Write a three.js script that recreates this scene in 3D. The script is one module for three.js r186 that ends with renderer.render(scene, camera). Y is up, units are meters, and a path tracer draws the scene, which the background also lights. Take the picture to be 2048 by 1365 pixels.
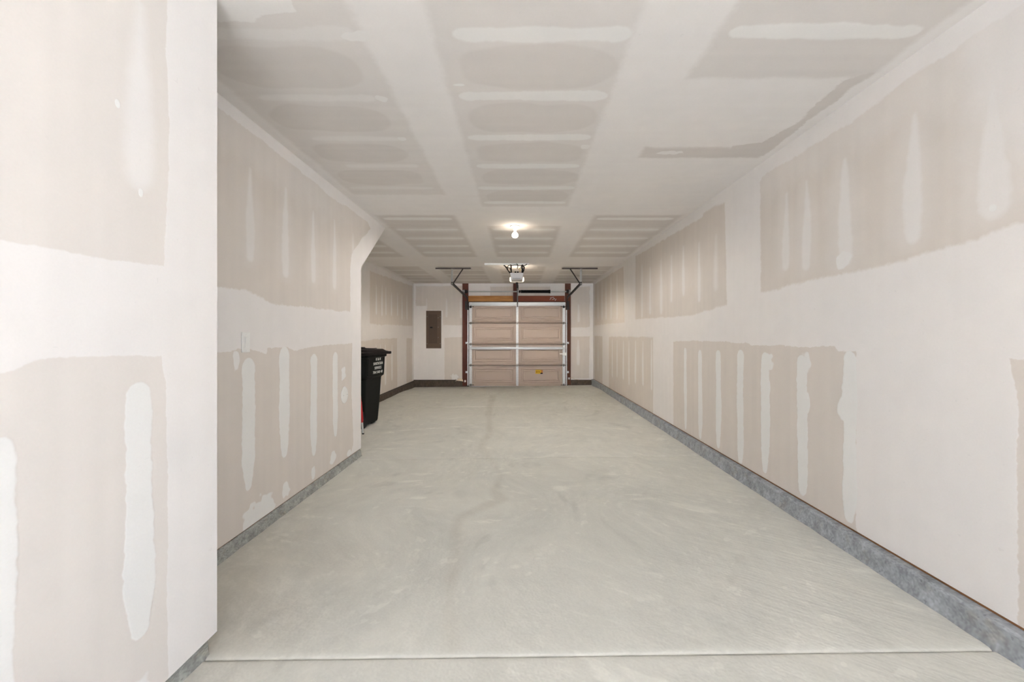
import * as THREE from 'three';
import { RoundedBoxGeometry } from 'three/addons/geometries/RoundedBoxGeometry.js';
import { mergeGeometries, toCreasedNormals } from 'three/addons/utils/BufferGeometryUtils.js';

// ------------------------------------------------------------------ camera, sky, exposure
// x to the right, y up, the camera at z = 0 looks down -z; "d" below is the depth -z in metres
const CAM_Y = 1.245, CEIL = 2.581, D_BACK = 11.0, Z_OPEN = 5.6;
const SUN = 0.9;
const scene = new THREE.Scene();
const camera = new THREE.PerspectiveCamera(76.55, 2048 / 1365, 0.05, 200);
camera.position.set(0, CAM_Y, 0);
camera.setViewOffset(2048, 1365, -15.4, 10, 2048, 1365);
scene.background = new THREE.Color().setRGB(0.83, 0.96, 1.18);      // even bright overcast daylight
scene.backgroundIntensity = 0.037;
const sun = new THREE.DirectionalLight(new THREE.Color(0.95, 0.965, 1.07), SUN); // stands high at the side and lights the drive outside; no direct sun comes far in
sun.position.set(-14, 20, 13); sun.target.position.set(0, 0, 11); sun.castShadow = true; sun.name = 'sun';
sun.shadow.mapSize.set(2048, 2048); Object.assign(sun.shadow.camera, { left: -24, right: 24, top: 24, bottom: -24, near: 1, far: 80 });
scene.add(sun, sun.target);
const renderer = new THREE.WebGLRenderer({ antialias: true });
renderer.toneMapping = THREE.LinearToneMapping;
renderer.toneMappingExposure = 240;
renderer.shadowMap.enabled = true;
const BULB_CD = 0.0006, BULB_DOWN = 0.022, OPENER_CD = 0.0032, OPENER_DOWN = 0.12;                                  // the two lamps of the room

// ------------------------------------------------------------------ noise
let seedState = 1234567;
const rnd = () => { seedState = (seedState * 1664525 + 1013904223) >>> 0; return seedState / 4294967296; };
const LAT = new Float32Array(65536);
for (let i = 0; i < 65536; i++) LAT[i] = rnd();
function vn(x, y) {
  const ix = Math.floor(x), iy = Math.floor(y); let fx = x - ix, fy = y - iy;
  fx = fx * fx * (3 - 2 * fx); fy = fy * fy * (3 - 2 * fy);
  const a = (ix & 255) | ((iy & 255) << 8), b = ((ix + 1) & 255) | ((iy & 255) << 8), c = (ix & 255) | (((iy + 1) & 255) << 8), d = ((ix + 1) & 255) | (((iy + 1) & 255) << 8);
  return (LAT[a] * (1 - fx) + LAT[b] * fx) * (1 - fy) + (LAT[c] * (1 - fx) + LAT[d] * fx) * fy;
}
const fbm = (x, y) => 0.5 * vn(x, y) + 0.3 * vn(x * 2.1 + 17, y * 2.1 + 5) + 0.2 * vn(x * 4.3 + 31, y * 4.3 + 71);
const sstep = (a, b, x) => { const t = Math.min(1, Math.max(0, (x - a) / (b - a))); return t * t * (3 - 2 * t); };
const clamp = (x, a, b) => Math.min(b, Math.max(a, x));
const toS = new Uint8Array(4097);
for (let i = 0; i <= 4096; i++) { const l = i / 4096; toS[i] = Math.round(255 * (l <= 0.0031308 ? 12.92 * l : 1.055 * l ** (1 / 2.4) - 0.055)); }
const lin = (r, g, b) => [r, g, b].map((c) => { c /= 255; return c <= 0.04045 ? c / 12.92 : ((c + 0.055) / 1.055) ** 2.4; });

function dataTex(data, w, h, srgb) {
  const t = new THREE.DataTexture(data, w, h, THREE.RGBAFormat);
  t.magFilter = THREE.LinearFilter; t.minFilter = THREE.LinearMipmapLinearFilter; t.generateMipmaps = true;
  if (srgb) t.colorSpace = THREE.SRGBColorSpace;
  t.wrapS = t.wrapT = THREE.ClampToEdgeWrapping; t.needsUpdate = true; return t;
}

// ------------------------------------------------------------------ taped drywall: bare board paper, joint compound on it
const MUD = lin(236, 232, 228), PAPER = lin(221, 213, 204), PAPER_CEILING = lin(216, 210, 204), FRESH = lin(236, 235, 231);
class Board {                       // u, v are metres on the wall; m = cover of joint compound, f = how fresh and thick it is, s = sanded-thin smear
  constructor(u0, u1, v0, v1, ppm, mud) {
    Object.assign(this, { u0, u1, v0, v1, ppm, W: Math.min(2048, Math.round((u1 - u0) * ppm)), H: Math.min(2048, Math.round((v1 - v0) * ppm)) });
    this.m = new Float32Array(this.W * this.H).fill(mud); this.f = new Float32Array(this.W * this.H);
  }
  each(a, b, c, d, fn) {
    const { W, H, u0, u1, v0, v1 } = this, du = (u1 - u0) / W, dv = (v1 - v0) / H;
    const i0 = clamp(Math.floor((a - u0) / du), 0, W), i1 = clamp(Math.ceil((b - u0) / du), 0, W), j0 = clamp(Math.floor((c - v0) / dv), 0, H), j1 = clamp(Math.ceil((d - v0) / dv), 0, H);
    for (let j = j0; j < j1; j++) for (let i = i0; i < i1; i++) fn(j * W + i, u0 + (i + 0.5) * du, v0 + (j + 0.5) * dv);
  }
  poly(pts, soft, rough, fn) {
    let a = 1e9, b = -1e9, c = 1e9, d = -1e9;
    for (const [x, y] of pts) { a = Math.min(a, x); b = Math.max(b, x); c = Math.min(c, y); d = Math.max(d, y); }
    const e = soft + rough * 2;
    this.each(a - e, b + e, c - e, d + e, (k, u, v) => {
      let best = 1e9, inside = false;
      for (let i = 0, j = pts.length - 1; i < pts.length; j = i++) {
        const [x1, y1] = pts[i], [x2, y2] = pts[j], ex = x2 - x1, ey = y2 - y1, wx = u - x1, wy = v - y1;
        const t = clamp((wx * ex + wy * ey) / (ex * ex + ey * ey), 0, 1), px = wx - t * ex, py = wy - t * ey;
        best = Math.min(best, px * px + py * py);
        if ((y1 > v) !== (y2 > v) && u < (ex * (v - y1)) / ey + x1) inside = !inside;
      }
      let sd = Math.sqrt(best) * (inside ? -1 : 1);
      if (rough) sd += ((vn(u * 9, v * 9) - 0.5) * 1.6 + (vn(u * 55 + 9, v * 55) - 0.5) * 0.9 + (vn(u * 150, v * 150 + 4) - 0.5) * 0.4) * rough;
      const al = 1 - sstep(-soft / 2, soft / 2, sd);
      if (al > 0) fn(k, al);
    });
  }
  paper(pts, soft = 0.012, rough = 0.008) { this.poly(pts, soft, rough, (k, a) => { this.m[k] *= 1 - a; this.f[k] *= 1 - a; }); }
  mud(pts, soft = 0.012, rough = 0.008, amount = 1, fresh = 0) { this.poly(pts, soft, rough, (k, a) => { this.m[k] = Math.max(this.m[k], a * amount); this.f[k] = Math.max(this.f[k], a * fresh); }); }
  stroke(along, c, a, b, w, soft, amount, fresh, [ka, la, kb, lb] = soft < 0.01 ? [0.5, 0.16, 0.8, 0.05] : along === 'v' ? [0.8, 0.1, 0.25, 0.35] : [0.7, 0.08, 0.7, 0.08]) {        // one pull of the knife: along 'v' or 'u'
    const seed = c * 37.7 + a * 11.3, h = w / 2, e = h + soft + 0.03, wob = Math.min(0.02, w * 0.2);
    const fn = (k, u, v) => {
      const q = along === 'v' ? v : u, p = (along === 'v' ? u : v) - c + (vn(q * 3 + seed, seed) - 0.5) * wob;
      const end = Math.min(q - a, b - q), hw = h * (0.8 + 0.4 * vn(q * 5 + seed, 3.3) + 0.16 * (vn(q * 40, seed) - 0.5)) * Math.min(clamp(ka + ((1 - ka) * (q - a)) / la, 0.2, 1), clamp(kb + ((1 - kb) * (b - q)) / lb, 0.2, 1));
      const over = Math.max(0, hw - end), sd = Math.hypot(Math.abs(p), over) - hw + (end < 0 ? -end : 0) + (vn(u * 90, v * 90) - 0.5) * 0.0035 + (vn(u * 17 + seed, v * 17) - 0.5) * 0.007;
      const al = 1 - sstep(-soft, soft, sd);
      if (al > 0) { this.m[k] = Math.max(this.m[k], al * amount); this.f[k] = Math.max(this.f[k], al * fresh); }
    };
    if (along === 'v') this.each(c - e, c + e, a - e, b + e, fn); else this.each(a - e, b + e, c - e, c + e, fn);
  }
  blob(c, r, q, amount, fresh) {
    this.each(c[0] - r * 2, c[0] + r * 2, c[1] - q * 2, c[1] + q * 2, (k, u, v) => {
      const sd = Math.hypot((u - c[0]) / r, (v - c[1]) / q) - 1 + (vn(u * 30, v * 30) - 0.5) * 0.7, al = 1 - sstep(-0.12, 0.12, sd);
      if (al > 0) { this.m[k] = Math.max(this.m[k], al * amount); this.f[k] = Math.max(this.f[k], al * fresh); }
    });
  }
  material(streak = 'v') {
    const { W, H, m, f } = this, paper = streak === 'u' ? PAPER_CEILING : PAPER, out = new Uint8Array(W * H * 4), bw = W >> 1, bh = H >> 1, bump = new Uint8Array(bw * bh * 4);
    this.each(this.u0 - 1, this.u1 + 1, this.v0 - 1, this.v1 + 1, (k, u, v) => {
      const big = fbm(u * 1.7 + 3, v * 1.7) - 0.5, st = streak === 'v' ? vn(u * 26, v * 1.3) - 0.5 : vn(u * 1.3, v * 26) - 0.5, fine = vn(u * 240, v * 240) - 0.5, mid = vn(u * 14, v * 14 + 50) - 0.5;
      const a = m[k], b = f[k], speck = vn(u * 60 + 7, v * 60 + 3) > 0.965 && vn(u * 11, v * 11) > 0.6 ? -0.05 : 0;
      const g = 1 + big * 0.045 + st * (0.045 - 0.03 * a) + mid * 0.022 + fine * 0.018 + speck * a, warm = big * 0.02;
      for (let c = 0; c < 3; c++) {
        let x = paper[c] + (MUD[c] - paper[c]) * a; x += (FRESH[c] - x) * b;
        out[k * 4 + c] = toS[clamp(Math.round(x * (g + (c === 2 ? -warm : c === 0 ? warm : 0)) * 4096), 0, 4096)];
      }
      out[k * 4 + 3] = 255;
    });
    for (let j = 0; j < bh; j++) for (let i = 0; i < bw; i++) {
      const k = 2 * j * W + 2 * i, u = this.u0 + ((2 * i + 1) / W) * (this.u1 - this.u0), v = this.v0 + ((2 * j + 1) / H) * (this.v1 - this.v0);
      const h = 90 * m[k] + 70 * f[k] + 40 * m[k] * (streak === 'v' ? vn(u * 70, v * 4) : vn(u * 4, v * 70)) + 25 * vn(u * 200, v * 200), q = (j * bw + i) * 4;
      bump[q] = bump[q + 1] = bump[q + 2] = clamp(h, 0, 255); bump[q + 3] = 255;
    }
    this.m = this.f = null;
    return new THREE.MeshStandardMaterial({ map: dataTex(out, W, H, true), bumpMap: dataTex(bump, bw, bh, false), bumpScale: 0.0012, roughness: 0.92, metalness: 0 });
  }
  get rect() { return [this.u0, this.u1, this.v0, this.v1]; }
}

// ------------------------------------------------------------------ tagging
const names = {};
function numbered(n) { names[n] = (names[n] ?? -1) + 1; return names[n] ? n + '_' + String(names[n]).padStart(3, '0') : n; }
const shade = (o) => { o.castShadow = o.receiveShadow = true; return o; };
function structure(name, geo, mat) { const o = shade(new THREE.Mesh(geo, mat)); o.name = name; o.userData.kind = 'structure'; scene.add(o); return o; }
function thing(name, label, category, [x, y, z] = [0, 0, 0], group) {
  const o = new THREE.Group(); o.name = numbered(name); o.position.set(x, y, z); o.userData = { label, category };
  if (group) o.userData.group = group; scene.add(o); return o;
}
function solo(name, label, category, geo, mat, pos = [0, 0, 0], group) {
  const o = shade(new THREE.Mesh(geo, mat)); o.name = numbered(name); o.position.set(...pos); o.userData = { label, category };
  if (group) o.userData.group = group; scene.add(o); return o;
}
function part(parent, name, geo, mat, pos = [0, 0, 0], label) {
  const o = shade(new THREE.Mesh(geo, mat)), n = parent.userData.parts ??= {}; n[name] = (n[name] ?? -1) + 1;
  o.name = n[name] ? name + '_' + String(n[name]).padStart(3, '0') : name; o.position.set(...pos);
  if (label) o.userData.label = label; parent.add(o); return o;
}
const bx = (w, h, d, x = 0, y = 0, z = 0, r = 0) => {
  const g = r ? new RoundedBoxGeometry(w, h, d, 2, r) : new THREE.BoxGeometry(w, h, d); g.translate(x, y, z); return r ? g : g.toNonIndexed();
};
const merge = (...gs) => mergeGeometries(gs.flat().map((g) => { const q = g.index ? g.toNonIndexed() : g; for (const k of Object.keys(q.attributes)) if (!['position', 'normal', 'uv'].includes(k)) q.deleteAttribute(k); return q; }));
function bar(a, b, w, h) {            // a flat or square bar from a to b
  const A = new THREE.Vector3(...a), B = new THREE.Vector3(...b), g = new THREE.BoxGeometry(w, h, A.distanceTo(B));
  const m = new THREE.Matrix4().lookAt(B, A, new THREE.Vector3(0, 1, 0.001)); g.applyMatrix4(m); g.translate(...A.add(B).multiplyScalar(0.5)); return g.toNonIndexed();
}
const tube = (pts, r, n = 24, k = 8) => new THREE.TubeGeometry(new THREE.CatmullRomCurve3(pts.map((p) => new THREE.Vector3(...p))), n, r, k);
const cyl = (r, h, axis = 'y', k = 20, r2 = r) => { const g = new THREE.CylinderGeometry(r, r2, h, k); if (axis === 'x') g.rotateZ(Math.PI / 2); if (axis === 'z') g.rotateX(Math.PI / 2); return g; };

// ------------------------------------------------------------------ a slab (wall, ceiling) with textured faces; at(u, v, t): t = metres behind the face
function slab(at, faces, outline, thick) {
  const pos = [], uv = [], idx = [], groups = [], mats = [];
  const tri = (a, b, c, out, ua, ub, uc) => {
    const A = new THREE.Vector3(...a), n = new THREE.Vector3(...b).sub(A).cross(new THREE.Vector3(...c).sub(A));
    if (n.dot(out) < 0) { [b, c] = [c, b];[ub, uc] = [uc, ub]; }
    pos.push(...a, ...b, ...c); uv.push(...ua, ...ub, ...uc);
  };
  const v3 = (p) => new THREE.Vector3(...p), front = v3(at(0, 0, 0)).sub(v3(at(0, 0, 1)));
  for (const { pts, mat, rect } of faces) {
    const start = pos.length / 3, R = rect ?? [0, 1, 0, 1], m = (p) => [(p[0] - R[0]) / (R[1] - R[0]), (p[1] - R[2]) / (R[3] - R[2])];
    for (const t of THREE.ShapeUtils.triangulateShape(pts.map((p) => new THREE.Vector2(...p)), [])) {
      const [a, b, c] = t.map((i) => pts[i]); tri(at(...a, 0), at(...b, 0), at(...c, 0), front, m(a), m(b), m(c));
    }
    groups.push([start, pos.length / 3 - start, mats.length]); mats.push(mat);
  }
  const start = pos.length / 3, O = outline, cx = O.reduce((s, p) => s + p[0], 0) / O.length, cy = O.reduce((s, p) => s + p[1], 0) / O.length;
  for (const t of THREE.ShapeUtils.triangulateShape(O.map((p) => new THREE.Vector2(...p)), [])) { const [a, b, c] = t.map((i) => O[i]); tri(at(...a, thick), at(...b, thick), at(...c, thick), front.clone().negate(), a, b, c); }
  for (let i = 0; i < O.length; i++) {
    const a = O[i], b = O[(i + 1) % O.length], mid = v3(at((a[0] + b[0]) / 2, (a[1] + b[1]) / 2, thick / 2)).sub(v3(at(cx, cy, thick / 2)));
    tri(at(...a, 0), at(...b, 0), at(...b, thick), mid, [a[0] + a[1], 0], [b[0] + b[1], 0], [b[0] + b[1], thick]);
    tri(at(...a, 0), at(...b, thick), at(...a, thick), mid, [a[0] + a[1], 0], [b[0] + b[1], thick], [a[0] + a[1], thick]);
  }
  groups.push([start, pos.length / 3 - start, mats.length]); mats.push(M.plainMud);
  const g = new THREE.BufferGeometry();
  g.setAttribute('position', new THREE.Float32BufferAttribute(pos, 3)); g.setAttribute('uv', new THREE.Float32BufferAttribute(uv, 2));
  g.computeVertexNormals(); for (const q of groups) g.addGroup(...q);
  return [g, mats];
}
const box4 = (a, b, c, d) => [[a, c], [b, c], [b, d], [a, d]];

// ------------------------------------------------------------------ plain materials
const std = (r, g, b, rough = 0.6, metal = 0, extra = {}) => new THREE.MeshStandardMaterial({ color: new THREE.Color(`rgb(${r},${g},${b})`), roughness: rough, metalness: metal, ...extra });
function speckle(w, h, fn, srgb = true) {
  const d = new Uint8Array(w * h * 4);
  for (let j = 0; j < h; j++) for (let i = 0; i < w; i++) { const c = fn(i / w, j / h); for (let k = 0; k < 3; k++) d[(j * w + i) * 4 + k] = clamp(Math.round(c[k]), 0, 255); d[(j * w + i) * 4 + 3] = 255; }
  const t = dataTex(d, w, h, srgb); t.wrapS = t.wrapT = THREE.RepeatWrapping; return t;
}
function woodMat(a, b, seed) {
  const map = speckle(512, 128, (x, y) => {
    const w = fbm(x * 6 + seed, y * 3) * 2, g = vn(x * 5 + seed, (y + w * 0.05) * 42), l = vn(x * 16 + seed, y * 130), k = clamp(0.55 * g + 0.25 * l + 0.3 * fbm(x * 10, y * 4 + seed), 0, 1);
    return a.map((c, i) => c + (b[i] - c) * k);
  });
  return new THREE.MeshStandardMaterial({ map, bumpMap: map, bumpScale: 0.0008, roughness: 0.62 });
}
const galvMap = speckle(128, 512, (x, y) => { const k = vn(x * 24, y * 90) * 0.6 + vn(x * 60 + 9, y * 220) * 0.4, v = 226 - 130 * Math.max(0, k - 0.5); return [v, v + 1, v]; });
const curbMap = speckle(1024, 128, (x, y) => {
  const k = fbm(x * 40, y * 5), s = vn(x * 230, y * 34), p = vn(x * 120 + 3, y * 20) > 0.9 ? -18 : 0, r = sstep(0.6, 0.8, fbm(x * 22 + 5, y * 3)), v = 164 + (k - 0.5) * 56 + (s - 0.5) * 30 + p;
  return [v * (0.975 + 0.025 * r), v, v * (1.02 - 0.035 * r)];
});
const M = {
  plainMud: std(235, 231, 227, 0.92), galv: new THREE.MeshStandardMaterial({ map: galvMap, roughness: 0.42, metalness: 0.25 }), galvDark: std(150, 148, 142, 0.45, 0.55), steel: std(196, 196, 192, 0.4, 0.5),
  door: std(196, 178, 163, 0.55), doorRail: std(198, 180, 165, 0.5), black: new THREE.MeshPhysicalMaterial({ color: new THREE.Color('rgb(12,11,10)'), roughness: 0.55, specularIntensity: 0.4 }), iron: std(34, 28, 24, 0.7, 0), whitePlastic: std(238, 237, 233, 0.42), motor: std(205, 203, 202, 0.4), grey: std(120, 118, 114, 0.5),
  redwood: woodMat([60, 24, 12], [114, 54, 32], 3), redwood2: woodMat([70, 36, 20], [116, 68, 42], 21), header: woodMat([108, 48, 22], [158, 80, 44], 37), orangeWood: woodMat([158, 92, 38], [222, 164, 92], 11),
  sill: woodMat([104, 66, 38], [168, 116, 70], 51), panelBrown: std(96, 77, 60, 0.5, 0.1), panelEdge: std(80, 63, 49, 0.5, 0.1), binGreen: new THREE.MeshPhysicalMaterial({ color: new THREE.Color('rgb(10,14,11)'), roughness: 0.5, specularIntensity: 0.3 }), lid: new THREE.MeshPhysicalMaterial({ color: new THREE.Color('rgb(22,17,16)'), roughness: 0.5, specularIntensity: 0.4 }), trackSteel: std(66, 59, 54, 0.55, 0.3), red: std(196, 32, 40, 0.4), tire: std(20, 20, 20, 0.8),
  yellow: std(226, 184, 26, 0.5), curb: new THREE.MeshStandardMaterial({ map: curbMap, bumpMap: curbMap, bumpScale: 0.004, roughness: 0.9 }), print: std(236, 236, 230, 0.55), gap: std(36, 28, 22, 0.9),
  copper: std(176, 96, 50, 0.35, 0.7), concrete: std(190, 186, 176, 0.9),
};

// ------------------------------------------------------------------ walls
const wallAt = (X, side) => (d, y, t) => [X + side * t, y, -d];
const WR = 1.866, WL = -1.658, WJ = -1.2, WF = -2.70, T_RIGHT = 0.162, T_LEFT = 0.074;
const SIDE = [[-3.3, T_RIGHT], [-3.3, 2.1], [-1.9, 2.1], [-1.9, T_RIGHT]];   // side opening added behind the camera to light the left wall
{ // right wall
  const n = new Board(1.5, 4.4, 0.13, 2.6, 690, 1);
  n.paper([[3.36, 2.44], [3.33, 2.47], [2.7, 2.45], [2.44, 2.44], [2.03, 2.48], [1.86, 2.47], [1.4, 2.47], [1.4, 1.67], [1.63, 1.66], [1.71, 1.65], [1.93, 1.63], [2.31, 1.6], [2.86, 1.6], [3.35, 1.58]], 0.025, 0.012);
  n.paper([[4.6, 2.5], [3.93, 2.47], [3.9, 1.53], [4.2, 1.5], [4.6, 1.49]], 0.03, 0.012);
  n.paper([[4.6, 0.05], [4.6, 1.19], [4.27, 1.19], [4.03, 1.195], [3.56, 1.185], [3.48, 1.165], [3.2, 1.18], [2.78, 1.175], [2.57, 1.18], [2.53, 1.155], [2.46, 1.15], [2.4, 1.16], [2.4, 0.75], [2.4, 0.23], [2.37, 0.05]], 0.006, 0.01);
  n.paper([[1.65, 1.16], [1.5, 1.16], [1.5, 0.1], [1.62, 0.1], [1.62, 1.0], [1.64, 1.1]], 0.006, 0.008);
  for (const [d, a, b, w] of [[3.03, 1.7, 2.25, 0.1], [2.81, 1.67, 2.26, 0.1], [2.48, 1.65, 2.27, 0.12], [2.05, 1.68, 2.3, 0.11], [1.7, 1.7, 2.26, 0.12]]) { n.stroke('v', d, a, b, w, 0.022, 0.8, 0.15); n.stroke('v', d + 0.02, a - 0.03, b + 0.1, w * 2.2, 0.07, 0.3, 0); }
  n.mud([[1.9, 2.7], [1.86, 2.4], [1.78, 2.15], [1.66, 1.95], [1.56, 1.7], [1.3, 1.6], [1.3, 2.7]], 0.24, 0.02, 0.75); n.mud([[3.4, 2.6], [3.4, 2.3], [2.6, 2.3], [1.9, 2.25], [1.5, 2.2], [1.5, 2.6]], 0.2, 0.03, 0.4);
  n.blob([2.49, 1.68], 0.06, 0.05, 1, 0.5); n.blob([1.705, 1.75], 0.016, 0.018, 1, 0.9);
  for (const [d, a, b, w] of [[4.11, 1.68, 2.21, 0.09]]) n.stroke('v', d, a, b, w, 0.04, 0.55, 0.1);
  for (const [d, a, b, w] of [[4.06, 0.19, 1.11, 0.1], [3.66, 0.16, 1.13, 0.11], [3.29, 0.2, 1.12, 0.11], [2.86, 0.19, 1.12, 0.115], [2.45, 0.19, 1.16, 0.105]]) n.stroke('v', d, a, b, w, 0.005, 1, 0.9);
  n.blob([3.24, 1.06], 0.05, 0.06, 1, 0.9); n.blob([3.25, 0.86], 0.035, 0.06, 1, 0.9); n.blob([2.82, 1.06], 0.045, 0.07, 1, 0.9); n.blob([2.81, 0.8], 0.03, 0.07, 1, 0.9); n.blob([2.47, 0.82], 0.06, 0.07, 1, 0.9);
  const f = new Board(4.4, 11.0, 0.13, 2.6, 300, 1);
  f.paper([[6.97, 2.53], [5.11, 2.48], [4.3, 2.46], [4.3, 1.49], [4.87, 1.47], [6.97, 1.52]], 0.022, 0.012);
  f.paper([[10.79, 2.53], [7.78, 2.5], [7.7, 1.49], [10.79, 1.51]], 0.022, 0.012);
  f.paper([[5.25, 0.05], [5.25, 1.17], [4.88, 1.19], [4.3, 1.19], [4.3, 0.05]], 0.01, 0.012);
  f.paper([[9.04, 0.05], [9.04, 1.23], [6.05, 1.23], [6.05, 0.05]], 0.03, 0.01);
  f.paper([[10.79, 0.05], [10.79, 1.25], [9.75, 1.24], [9.75, 0.05]], 0.03, 0.01);
  for (const [d, a, b, w] of [[6.6, 1.52, 2.33, 0.12], [6.19, 1.55, 2.23, 0.13], [5.71, 1.53, 2.25, 0.13], [5.32, 1.66, 2.24, 0.1], [4.93, 1.7, 2.27, 0.12], [4.5, 1.6, 2.22, 0.1], [10.31, 1.63, 2.5, 0.15], [9.81, 1.61, 2.5, 0.15], [9.35, 1.6, 2.46, 0.15], [8.84, 1.58, 2.45, 0.15], [8.29, 1.56, 2.42, 0.15]]) { n; f.stroke('v', d, a, b, w * 0.75, 0.025, 0.8, 0.2); f.stroke('v', d, a, b, w * 1.9, 0.08, 0.22, 0); }
  for (const [d, a, b, w] of [[8.72, 0.41, 1.17, 0.12], [8.29, 0.45, 1.16, 0.13], [7.79, 0.46, 1.16, 0.13], [7.38, 0.41, 1.16, 0.12], [6.97, 0.48, 1.17, 0.13], [6.55, 0.49, 1.17, 0.12], [6.12, 0.48, 1.19, 0.1], [10.3, 0.4, 1.1, 0.12]]) f.stroke('v', d, a, b, w * 0.7, 0.022, 0.85, 0.35);
  for (const [d, a, b, w] of [[4.87, 0.19, 1.11, 0.09], [4.47, 0.18, 1.1, 0.095]]) f.stroke('v', d, a, b, w, 0.006, 1, 0.75);
  const [g, m] = slab(wallAt(WR, 1), [
    { pts: box4(1.5, 4.4, T_RIGHT, CEIL), mat: n.material(), rect: n.rect }, { pts: box4(4.4, D_BACK + 0.12, T_RIGHT, CEIL), mat: f.material(), rect: f.rect }, { pts: [[-Z_OPEN, T_RIGHT], ...SIDE, [1.5, T_RIGHT], [1.5, CEIL], [-Z_OPEN, CEIL]], mat: M.plainMud },
  ], [[-Z_OPEN, T_RIGHT], ...SIDE, [D_BACK + 0.12, T_RIGHT], [D_BACK + 0.12, CEIL], [-Z_OPEN, CEIL]], 0.12);
  structure('wall_right', g, m);
}
{ // left wall: the end of the stair, with a sloping end
  const n = new Board(2.2, 5.4, 0.03, 2.6, 640, 1);
  n.paper([[2.1, 2.5], [2.96, 2.5], [3.74, 2.47], [4.71, 2.49], [4.82, 2.44], [4.5, 2.24], [4.27, 2.06], [4.23, 1.89], [4.23, 1.48], [3.56, 1.47], [3.16, 1.47], [2.95, 1.46], [2.82, 1.48], [2.63, 1.52], [2.1, 1.5]], 0.014, 0.012);
  n.paper([[2.1, 1.16], [2.48, 1.15], [2.54, 1.17], [2.66, 1.16], [2.83, 1.13], [2.84, 1.17], [3.06, 1.17], [3.17, 1.14], [3.56, 1.16], [3.78, 1.17], [4.28, 1.17], [4.26, 0.72], [4.31, 0.16], [4.2, 0.0], [2.1, 0.0]], 0.005, 0.009);
  for (const [d, a, b, w] of [[2.66, 1.7, 2.28, 0.09], [3.06, 1.66, 2.3, 0.1], [3.48, 1.67, 2.25, 0.085], [3.87, 1.66, 2.29, 0.08], [4.3, 2.05, 2.27, 0.05]]) { n.stroke('v', d, a, b, w, 0.02, 0.75, 0.15); n.stroke('v', d, a - 0.03, b + 0.06, w * 2.3, 0.07, 0.25, 0); }
  for (const [d, a, b, w] of [[2.65, 0.3, 1.11, 0.125], [3.05, 0.39, 1.17, 0.125], [3.48, 0.28, 1.1, 0.12], [3.89, 0.34, 1.1, 0.1]]) n.stroke('v', d, a, b, w, 0.005, 1, 0.9);
  n.mud([[4.8, 2.6], [4.6, 2.33], [3.6, 2.25], [2.9, 2.28], [2.2, 2.35], [2.2, 2.6]], 0.2, 0.03, 0.35);
  n.blob([4.07, 0.89], 0.05, 0.06, 1, 0.9); n.blob([3.84, 0.17], 0.06, 0.05, 1, 0.95); n.blob([3.47, 0.15], 0.035, 0.045, 1, 0.9); n.blob([3.07, 0.15], 0.045, 0.05, 1, 0.9); n.blob([2.76, 0.1], 0.16, 0.1, 1, 0.95); n.blob([2.53, 1.1], 0.03, 0.06, 1, 0.4);
  n.blob([4.2, 0.1], 0.05, 0.03, 1, 0.9);
  const O = [[1.715, T_LEFT], [4.518, T_LEFT], [4.518, 1.96], [5.343, CEIL], [1.715, CEIL]];
  const [g, m] = slab(wallAt(WL, -1), [{ pts: [[2.2, T_LEFT], ...O.slice(1, 4), [2.2, CEIL]], mat: n.material(), rect: n.rect }, { pts: box4(1.715, 2.2, T_LEFT, CEIL), mat: M.plainMud }], O, 1.16);
  structure('wall_left', g, m);
}
{ // near left wall, one step further in
  const n = new Board(0.9, 1.72, 0.03, 2.6, 790, 1);
  n.paper([[1.47, 2.7], [1.47, 2.1], [1.485, 1.99], [1.47, 1.64], [1.46, 1.48], [1.28, 1.47], [1.08, 1.47], [1, 1.47], [0.8, 1.47], [0.8, 2.7]], 0.006, 0.006);
  n.paper([[0.8, 1.16], [1, 1.16], [1.07, 1.18], [1.2, 1.19], [1.45, 1.18], [1.47, 1.09], [1.475, 0.52], [1.475, 0.06], [1.46, 0.0], [0.8, 0]], 0.005, 0.006);
  n.stroke('v', 1.37, 1.71, 2.3, 0.09, 0.03, 0.8, 0.1); n.stroke('v', 1.367, 0.29, 1.1, 0.1, 0.004, 1, 0.85); n.stroke('v', 0.99, 0.1, 1.01, 0.08, 0.004, 1, 0.8); n.blob([1.362, 0.1], 0.05, 0.06, 1, 0.8);
  for (let i = 0; i < n.m.length; i++) n.m[i] = 0.35 + 0.65 * n.m[i];
  n.blob([1.29, 1.94], 0.008, 0.012, 1, 0.9); n.blob([1.37, 1.7], 0.008, 0.012, 1, 0.9);
  const [g, m] = slab(wallAt(WJ, -1), [{ pts: box4(0.9, 1.715, T_LEFT, CEIL), mat: n.material(), rect: n.rect }, { pts: box4(-Z_OPEN, 0.9, T_LEFT, CEIL), mat: M.plainMud }], box4(-Z_OPEN, 1.715, T_LEFT, CEIL), 1.62);
  structure('wall_near_left', g, m);
}
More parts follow.
